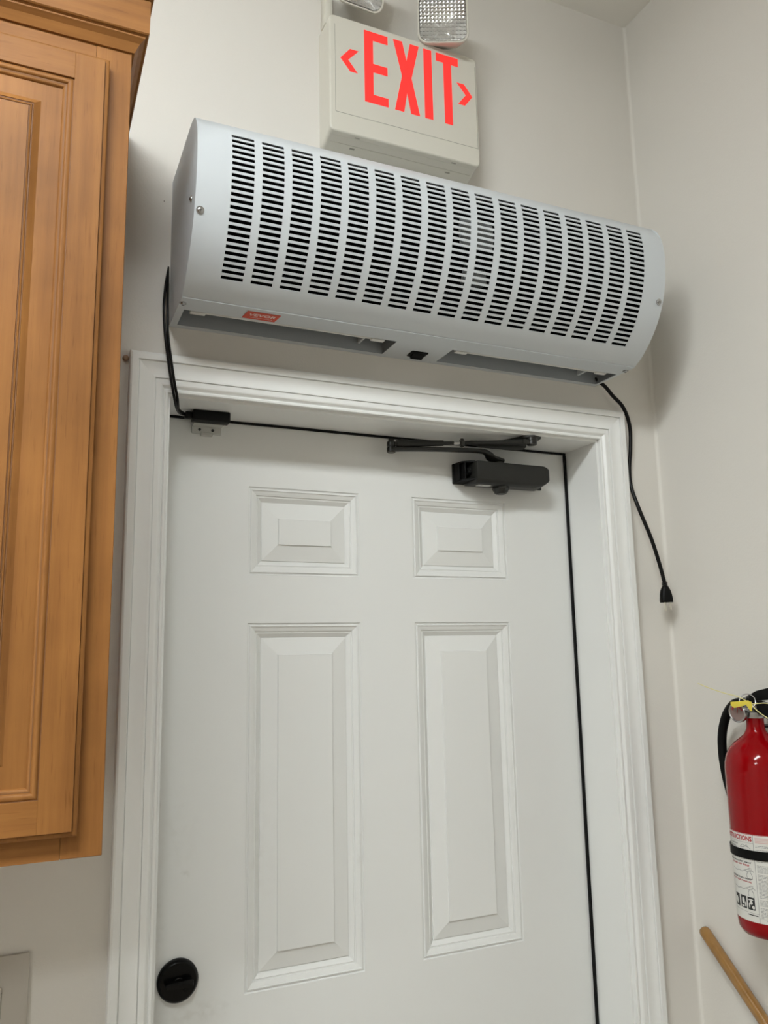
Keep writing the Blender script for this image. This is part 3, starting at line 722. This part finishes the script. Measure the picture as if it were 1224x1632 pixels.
def cab_door(x0, x1, z0, z1, y1, knob_right):
    th = .019; y0 = y1-th
    d = obj('cabinet_door', rings_rect(B(x0+.05, x1-.05, y1-.010, y1, z0+.05, z1-.05), x0, x1, z0, z1, [(0, 0), (0, .0)], y1, fill=False), 'woodz', Cb, smooth=False)
    fw = .0425
    def edge(bm, a0, a1, c0, c1):      # board with stepped outer edge
        box(bm, a0, a1, y0, y1-.0003, c0, c1, .0003, 1); return bm
    obj('door_stile', edge(bmesh.new(), x0+.006, x0+fw, z0+.006, z1-.006), 'woodz', d); obj('door_stile', edge(bmesh.new(), x1-fw, x1-.006, z0+.006, z1-.006), 'woodz', d)
    obj('door_rail', edge(bmesh.new(), x0+fw, x1-fw, z0+.006, z0+fw), 'woodx', d); obj('door_rail', edge(bmesh.new(), x0+fw, x1-fw, z1-fw, z1-.006), 'woodx', d)
    t = bmesh.new(); rings_rect(t, x0, x1, z0, z1, [(0, .0190), (0, .0058), (.0012, .0044), (.0030, .0038), (.0050, .0038), (.0056, .0050), (.0061, .0050), (.0061, .0004)], y0, fill=False); bmesh.ops.recalc_face_normals(t, faces=t.faces[:])
    obj('edge_moulding', t, 'woodz', d, ang=.7)
    t = bmesh.new()
    pr = [(0, .0030), (.0010, .0034), (.0022, .0020), (.0040, .0010), (.0060, .0012), (.0078, .0024), (.0088, .0044), (.0100, .0046), (.0115, .0050), (.0130, .0066), (.0142, .0095), (.0150, .0140)]
    rings_rect(t, x0+fw-.0005, x1-fw+.0005, z0+fw-.0005, z1-fw+.0005, pr, y0, fill=False); bmesh.ops.recalc_face_normals(t, faces=t.faces[:])
    obj('sticking', t, 'woodz', d, ang=.75)
    t = bmesh.new(); i_ = fw+.0140
    pr = [(0, .0140), (.003, .0141), (.008, .0139), (.013, .0131), (.018, .0117), (.023, .0096), (.0275, .0068), (.0305, .0046), (.0320, .0040), (.0326, .0060), (.0338, .0060), (.0344, .0042), (.0360, .0036), (.0366, .0052), (.0376, .0052), (.0382, .0034), (.0392, .0034)]
    rings_rect(t, x0+i_, x1-i_, z0+i_, z1-i_, pr, y0); bmesh.ops.recalc_face_normals(t, faces=t.faces[:])
    obj('raised_panel', t, 'woodz', d, ang=.5)
    t = bmesh.new()
    for e, dd in ((.0002, .0026), (.0092, .0042), (.0142, .0112)):
        rings_rect(t, x0+fw+e, x1-fw-e, z0+fw+e, z1-fw-e, [(0, dd), (.0007, dd+.0001)], y0, fill=False)
    for e in (.0140+.0327, .0140+.0367): rings_rect(t, x0+fw+e, x1-fw-e, z0+fw+e, z1-fw-e, [(0, .0046), (.0009, .0046)], y0, fill=False)
    obj('glaze_line', t, 'wooddark', d, smooth=False)
    # thin dark glaze line inside the frame edge
    t = bmesh.new(); e = .0055
    for (a0, a1, c0, c1) in ((x0+e, x1-e, z0+e, z0+e+.0007), (x0+e, x1-e, z1-e-.0007, z1-e), (x1-e-.0007, x1-e, z0+e, z1-e), (x0+e, x0+e+.0007, z0+e, z1-e)): box(t, a0, a1, y0+.0030, y0+.0050, c0, c1)
    obj('edge_bead', t, 'wooddark', d, smooth=False)
    return d
xm = (CX0+CX1)/2
cab_door(xm+.020, CX1-.0290, 1.4010, 2.3830, CY-.0005, 0)
cab_door(CX0+.029, xm-.020, 1.4010, 2.3830, CY-.0005, 1)
# crown: cove then flat top board, mitred return on the right side
def crown(pr, name, mat):
    t = bmesh.new(); R = []
    for o_, z in pr:      # o_ = projection beyond the cabinet faces
        R.append([t.verts.new(v) for v in ((CX0, CY-o_, z), (CX1+o_, CY-o_, z), (CX1+o_, -.0005, z))])
    for A1, C1 in zip(R, R[1:]):
        for k in range(2): t.faces.new((A1[k], A1[k+1], C1[k+1], C1[k]))
    t.faces.new([r[2] for r in R]); t.faces.new([r[0] for r in R])
    bmesh.ops.recalc_face_normals(t, faces=t.faces[:])
    return obj(name, t, mat, Cb, ang=.3)
crown([(0, 2.4120), (.0030, 2.4120), (.0055, 2.4170), (.0090, 2.4235), (.0150, 2.4290), (.0150, 2.4315), (.0165, 2.4320), (.0165, 2.4330), (0, 2.4330)], 'crown_cove', 'woodx')
crown([(0, 2.4330), (.0185, 2.4330), (.0200, 2.4345), (.0205, 2.4830), (.0190, 2.4850), (.0240, 2.4860), (.0240, 2.4960), (0, 2.4960)], 'crown_board', 'woodx')

# ------------------------------------------------------------------ fire extinguisher
EX, EY, ER = .5480, -.2570, .0570
Ez0 = 1.113
Fx = thing('fire_extinguisher', 'red fire extinguisher with black hose strapped to the right wall', 'fire extinguisher', (EX, EY, Ez0))
Fc = Matrix.Translation((EX, EY, 0))
t = bmesh.new()
lathe(t, [(0, Ez0+.008), (.030, Ez0+.006), (.044, Ez0), (.050, Ez0+.0015), (.0555, Ez0+.010), (ER, Ez0+.022), (ER, 1.3800), (.0560, 1.3930), (.0530, 1.4050), (.0470, 1.4170), (.0380, 1.4270), (.0280, 1.4350), (.0200, 1.4420), (.0160, 1.4500), (.0150, 1.4570), (.0150, 1.4720), (0, 1.4720)], Fc, 64)
cyl = obj('cylinder', t, 'red', Fx, ang=.9)
phi0 = math.atan2(CAM.y-EY, CAM.x-EX)      # the label is built round this side
def wrap(bm, r, sub=.004):
    """(u, z) flat geometry in x,y -> on the cylinder; u grows to the right seen from outside"""
    for v in bm.verts:
        u, z, d = v.co.x, v.co.y, v.co.z; ph = phi0+(u-.0112)/ER
        v.co = Vector((EX+(r+d)*math.cos(ph), EY+(r+d)*math.sin(ph), z-.0060))
    return bm
def patch(bm, u0, u1, z0, z1, d=0):
    n = max(1, int(abs(u1-u0)/.004))
    for k in range(n):
        a, b = u0+(u1-u0)*k/n, u0+(u1-u0)*(k+1)/n
        bm.faces.new([bm.verts.new(p) for p in ((a, z0, d), (b, z0, d), (b, z1, d), (a, z1, d))])
    return bm
LT, LB = 1.2870, 1.1465
t = patch(bmesh.new(), -.100, .115, LB, LT); bmesh.ops.remove_doubles(t, verts=t.verts[:], dist=1e-6)
lab = obj('label', wrap(t, ER+.0002), 'label', cyl)
t = bmesh.new(); UC = -.0100
for z in (LT-.0010, ): patch(t, -.100, .115, z, z+.0008)
obj('label_border', wrap(t, ER+.00035), 'inkred', lab, smooth=False)
t = bmesh.new()
patch(t, UC-.0004, UC+.0004, LB, LT-.001)
patch(t, -.1, UC, 1.2722, 1.2727); patch(t, -.1, UC, 1.1602, 1.1607); patch(t, UC, .11, 1.1540, 1.1544)
obj('label_lines', wrap(t, ER+.00035), 'inkgrey', lab, smooth=False)
def ltext(s, u0, u1, z, h, mat, name='label_text', bold=0):
    q = text_bm(s, .01, bold); xs_ = [v.co.x for v in q.verts]; ys_ = [v.co.y for v in q.verts]
    mx, Mx, my, My = min(xs_), max(xs_), min(ys_), max(ys_)
    for v in q.verts: v.co = Vector((u0+(v.co.x-mx)/(Mx-mx)*(u1-u0), z+(v.co.y-my)/(My-my)*h, 0))
    return obj(name, wrap(q, ER+.0004), mat, lab, smooth=False)
ltext('INSTRUCTIONS', -.0730, -.0118, 1.2752, .0085, 'inkred', 'label_title', .0004)
ltext('HOLD UPRIGHT', -.068, -.040, 1.2665, .0028, 'ink'); ltext('PULL PIN', -.068, -.046, 1.2622, .0028, 'ink')
ltext('START BACK 8 FEET, AIM AT', -.068, -.0160, 1.2385, .0030, 'ink', bold=.0003); ltext('BASE OF FIRE', -.060, -.020, 1.2342, .0030, 'inkred', bold=.0003)
ltext('SQUEEZE LEVER & SWEEP', -.066, -.0175, 1.2120, .0030, 'ink', bold=.0003); ltext('SIDE TO SIDE, FORWARD', -.066, -.0175, 1.2075, .0030, 'inkred', bold=.0003)
# pictures: line drawings of hand, nozzle and powder
def stroke(bm, pts, w=.0005):
    for (a, b), (c, d) in zip(pts, pts[1:]):
        l = math.hypot(c-a, d-b) or 1e-6; nx, nz = -(d-b)/l*w, (c-a)/l*w
        bm.faces.new([bm.verts.new(p) for p in ((a+nx, b+nz, 0), (c+nx, d+nz, 0), (c-nx, d-nz, 0), (a-nx, b-nz, 0))])
for zc_ in (1.2270, 1.1985):
    t = bmesh.new()
    stroke(t, [(-.060, zc_-.001), (-.050, zc_-.0035), (-.042, zc_-.0015), (-.036, zc_-.003), (-.030, zc_), (-.024, zc_+.0025), (-.016, zc_+.0015), (-.0135, zc_-.001)])
    stroke(t, [(-.030, zc_), (-.026, zc_-.0015), (-.0205, zc_-.001), (-.016, zc_+.0015)]); stroke(t, [(-.0235, zc_+.0035), (-.020, zc_+.005), (-.0165, zc_+.0040)])
    stroke(t, [(-.024, zc_-.002), (-.0265, zc_-.007), (-.0255, zc_-.012)]); stroke(t, [(-.019, zc_-.002), (-.0165, zc_-.007), (-.0165, zc_-.013)])
    obj('label_drawing', wrap(t, ER+.0004), 'inkgrey', lab, smooth=False)
t = bmesh.new()
stroke(t, [(-.036, 1.2635), (-.030, 1.2690), (-.025, 1.2665), (-.020, 1.2660), (-.0155, 1.2635)]); stroke(t, [(-.034, 1.2640), (-.027, 1.2650), (-.022, 1.2690), (-.019, 1.2645)])
obj('label_drawing', wrap(t, ER+.0004), 'inkgrey', lab, smooth=False)
t = bmesh.new()
for u0 in (-.0605, -.0445, -.0290): patch(t, u0, u0+(.0130 if u0 > -.05 else .012), 1.1650, 1.1850)
patch(t, -.030, -.012, 1.1565, 1.1580)
obj('label_symbol', wrap(t, ER+.0004), 'ink', lab, smooth=False)
t = bmesh.new()
def blob(cu, cz, ru, rz, n=12):
    t.faces.new([t.verts.new((cu+ru*math.cos(2*math.pi*k/n), cz+rz*math.sin(2*math.pi*k/n), 0)) for k in range(n)])
blob(-.0225, 1.1765, .0028, .0032); blob(-.0190, 1.1695, .0024, .0028); blob(-.0258, 1.1720, .0012, .0045); blob(-.0230, 1.1810, .0050, .0012)
blob(-.0385, 1.1770, .0030, .0055); blob(-.0340, 1.1715, .0014, .0042); blob(-.0395, 1.1680, .0030, .0016); blob(-.0560, 1.1740, .003, .006)
obj('label_symbol_light', wrap(t, ER+.0006), 'label', lab, smooth=False)
t = bmesh.new(); z = 1.2630; rnd = random.Random(8)
zz = [1.2690-.0021*k for k in range(58)]
for k, z in enumerate(zz):
    if z < LB+.002: break
    if k in (2, 13, 14, 21, 40, 46): continue
    u = UC+.003
    while u < .095:
        l = rnd.uniform(.002, .006)
        if z < 1.156 and rnd.random() < .7: u += l+.002; continue
        patch(t, u, min(u+l, .096), z, z+.0009); u += l+.0008
obj('label_small_print', wrap(t, ER+.00035), 'inkgrey', lab, smooth=False)
t = bmesh.new()
for k in range(4): patch(t, UC+.003, .09, 1.2742+.0024*k, 1.2742+.0024*k+.0012)
obj('label_red_print', wrap(t, ER+.00035), 'inkpink', lab, smooth=False)
# strap and wall bracket
t = bmesh.new(); lathe(t, [(ER+.0004, 1.2405), (ER+.0022, 1.2405), (ER+.0022, 1.2553), (ER+.0004, 1.2553), (ER+.0004, 1.2405)], Fc, 64); st = obj('strap', t, 'strap', Fx)
t = bmesh.new()
box(t, XR-.0045, XR-.0006, EY-.022, EY+.022, 1.150, 1.440, .001, 1); box(t, EX+ER-.002, XR-.004, EY-.022, EY+.022, 1.2405, 1.2553); box(t, EX-.01, XR-.004, EY-.010, EY+.010, 1.452, 1.4560)
obj('wall_bracket', t, 'black', Fx)
# valve
t = bmesh.new(); lathe(t, [(.0175, 1.4700), (.0185, 1.4730), (.0185, 1.4800), (.0150, 1.4820), (.0120, 1.4850), (.0120, 1.5000), (0, 1.5010)], Fc, 28)
box(t, EX-.012, EX+.012, EY-.020, EY+.020, 1.4830, 1.4990, .003)
obj('valve', t, 'screw', Fx)
# gauge facing the room (-x, slightly towards the door)
gp = Vector((.5290, -.2460, 1.4800)); gd = Vector((-1, -.05, -.06))
F = frame_at(gp, gd)
t = bmesh.new(); lathe(t, [(.007, -.010), (.007, .002), (.0165, .004), (.0175, .006), (.0175, .0115), (.0160, .0125), (.0145, .0115), (.0140, .0100), (0, .0100)], F, 36)
g = obj('pressure_gauge', t, 'screw', Fx)
t = bmesh.new(); lathe(t, [(0, .0102), (.0142, .0102), (.0142, .0104), (0, .0105)], F, 32); obj('gauge_dial', t, 'gface', g)
t = bmesh.new()
for k in range(9):
    a = math.radians(-30+k*15); join(t, B(.0095, .0128, -.0016, .0016, .0106, .0109), F @ Matrix.Rotation(a+math.pi/2*1.2, 4, 'Z'))
join(t, B(-.001, .010, -.0006, .0006, .0108, .0112), F @ Matrix.Rotation(2.2, 4, 'Z'))
obj('gauge_marking', t, 'gred', g, smooth=False)
# handles run along the wall towards the room
t = bmesh.new()
q = hull([(EX-.013, EY+.012, 1.5030), (EX+.013, EY+.012, 1.5030), (EX-.012, EY-.020, 1.5180), (EX+.012, EY-.020, 1.5180), (EX-.011, EY-.060, 1.5270), (EX+.011, EY-.060, 1.5270), (EX-.013, EY+.014, 1.4960), (EX+.013, EY+.014, 1.4960), (EX-.012, EY-.060, 1.5060), (EX+.012, EY-.060, 1.5060)])
join(t, q)
q = hull([(EX-.011, EY-.060, 1.5270), (EX+.011, EY-.060, 1.5270), (EX-.012, EY-.060, 1.5060), (EX+.012, EY-.060, 1.5060), (EX-.010, EY-.135, 1.5160), (EX+.010, EY-.135, 1.5160), (EX-.010, EY-.135, 1.5080), (EX+.010, EY-.135, 1.5080)]); join(t, q)
obj('squeeze_lever', t, 'black', Fx)
t = bmesh.new()
q = hull([(EX-.012, EY-.008, 1.4990), (EX+.012, EY-.008, 1.4990), (EX-.012, EY-.012, 1.4830), (EX+.012, EY-.012, 1.4830), (EX-.012, EY-.055, 1.4900), (EX+.012, EY-.055, 1.4900), (EX-.012, EY-.050, 1.4640), (EX+.012, EY-.050, 1.4640)]); join(t, q)
q = hull([(EX-.012, EY-.055, 1.4900), (EX+.012, EY-.055, 1.4900), (EX-.012, EY-.050, 1.4640), (EX+.012, EY-.050, 1.4640), (EX-.010, EY-.130, 1.4620), (EX+.010, EY-.130, 1.4620), (EX-.010, EY-.128, 1.4520), (EX+.010, EY-.128, 1.4520)]); join(t, q)
obj('carry_handle', t, 'black', Fx)
# pull pin ring, tamper tie
rc = Vector((.5200, -.2700, 1.5000)); F = frame_at(rc, (-.8, -.55, .25))
t = bmesh.new(); tube(t, [F @ Vector((.0130*math.cos(a), .0130*math.sin(a), 0)) for a in [2*math.pi*k/28 for k in range(28)]], .0011, 8, 0, closed=True)
tube(t, [(.5240, -.262, 1.5055), (.560, -.266, 1.5050)], .0018, 8, 0)
obj('pull_pin', t, 'screw', Fx)
t = bmesh.new()
tube(t, [(.4990, -.1790, 1.5290), (.5010, -.2050, 1.5210), (.5040, -.2350, 1.5135), (.5060, -.2620, 1.5085), (.5100, -.2800, 1.5000), (.5080, -.2880, 1.4965)], [.0007, .0009, .0009, .0009, .0009, .0014], 8, 5)
tube(t, [(.5080, -.2880, 1.4965), (.5120, -.2990, 1.4840), (.5200, -.3150, 1.4720), (.528, -.332, 1.4680)], .0008, 8, 5)
tube(t, [(.5080, -.2880, 1.4965), (.5160, -.3100, 1.4990), (.5260, -.330, 1.4960)], .0007, 8, 5)
tt = obj('tamper_tie', t, 'yellow2', Fx)
t = bmesh.new()
q = hull([(.5060, -.2470, 1.4925), (.5060, -.2470, 1.4985), (.5055, -.2860, 1.5000), (.5055, -.2860, 1.5030), (.5040, -.2470, 1.4925), (.5040, -.2470, 1.4985), (.5035, -.2860, 1.4985), (.5050, -.2530, 1.4885), (.5050, -.2740, 1.4930)]); join(t, q)
q = hull([(.5050, -.2830, 1.5020), (.5050, -.2920, 1.5010), (.5060, -.2915, 1.4850), (.5060, -.2870, 1.4850), (.5035, -.2860, 1.4990), (.5050, -.2790, 1.4960)]); join(t, q)
obj('tie_tag', t, 'yellow', Fx)
# hose
t = bmesh.new()
tube(t, [(.5440, -.2440, 1.4920), (.5500, -.2250, 1.4950), (.5560, -.2020, 1.4880), (.5600, -.1800, 1.4660), (.5610, -.1665, 1.4330), (.5610, -.1635, 1.3950), (.5610, -.1680, 1.3550), (.5610, -.1780, 1.3150), (.5620, -.1860, 1.2800)], .0082, 16, 6)
obj('hose', t, 'strap', Fx)
t = bmesh.new(); tube(t, [(.5620, -.1860, 1.2820), (.5630, -.1890, 1.2300), (.5630, -.1900, 1.1900)], [.0095, .0085, .0060], 16, 4); obj('nozzle', t, 'black', Fx)

# ------------------------------------------------------------------ pole leaning in the corner
d = Vector((0, -.128, -.1152)).normalized()
top = Vector((.6015, -.0340, 1.0500)); k = top.z/(-d.z); bot = top+d*(k-.016)
Pl = thing('wooden_pole', 'varnished golden-brown wooden pole leaning in the corner below the fire extinguisher', 'pole', tuple(bot))
t = bmesh.new()
tube(t, [top, top+d*.002, top+d*.006, top+d*.012, bot], [.005, .0085, .0107, .0112, .0112], 24, 0)
obj('shaft', t, 'pole', Pl)

# ------------------------------------------------------------------ light switch plate
SX1, SZ1 = -.6190, 1.1875
Sp = thing('light_switch', 'off-white two-gang light switch plate on the wall below the cabinet', 'light switch', (SX1-.058, 0, SZ1-.057))
t = bmesh.new(); box(t, SX1-.116, SX1, -.0055, -.0002, SZ1-.1143, SZ1, .0022, 2); obj('plate', t, 'plate', Sp)
for gx in (SX1-.0350-.0160, SX1-.0350-.0160-.0460):
    obj('rocker_surround', B(gx-.0170, gx+.0170, -.0062, -.0045, SZ1-.0572-.0335+.0095, SZ1-.0572+.0335-.0240, .0004, 1), 'signline', Sp, smooth=False)
    t = bmesh.new(); zc = SZ1-.0572-.007
    prism(t, [(-.0055, zc+.024), (-.0095, zc+.024), (-.0065, zc), (-.0060, zc-.025), (-.0050, zc-.025)], gx-.0155, gx+.0155, 'x'); obj('rocker', t, 'plate', Sp, smooth=False)
    t = bmesh.new(); join(t, B(-.0035, .0035, -.0004, .0004, -.0002, .0012), frame_at((gx, -.0055, SZ1-.0300), (0, -1, 0)) @ Matrix.Rotation(.45, 4, 'Z')); obj('screw_slot', t, 'slotm', Sp, smooth=False)

# small brown peg by the corner of the casing, and a nail hole
t = bmesh.new(); lathe(t, [(.0048, 0), (.0050, .004), (.0042, .007), (0, .008)], frame_at((-.5190, -.0003, 2.0880), (0, -1, 0)), 16)
tag(obj('peg', t, 'peg'), 'small brown peg on the wall at the top left corner of the door casing', 'peg')
t = bmesh.new(); lathe(t, [(.0009, 0), (.0009, .0010), (0, .0012)], frame_at((-.4640, -.0003, 2.3850), (0, -1, 0)), 10)
tag(obj('nail', t, 'nail'), 'tiny dark nail in the wall just left of the air curtain', 'nail')
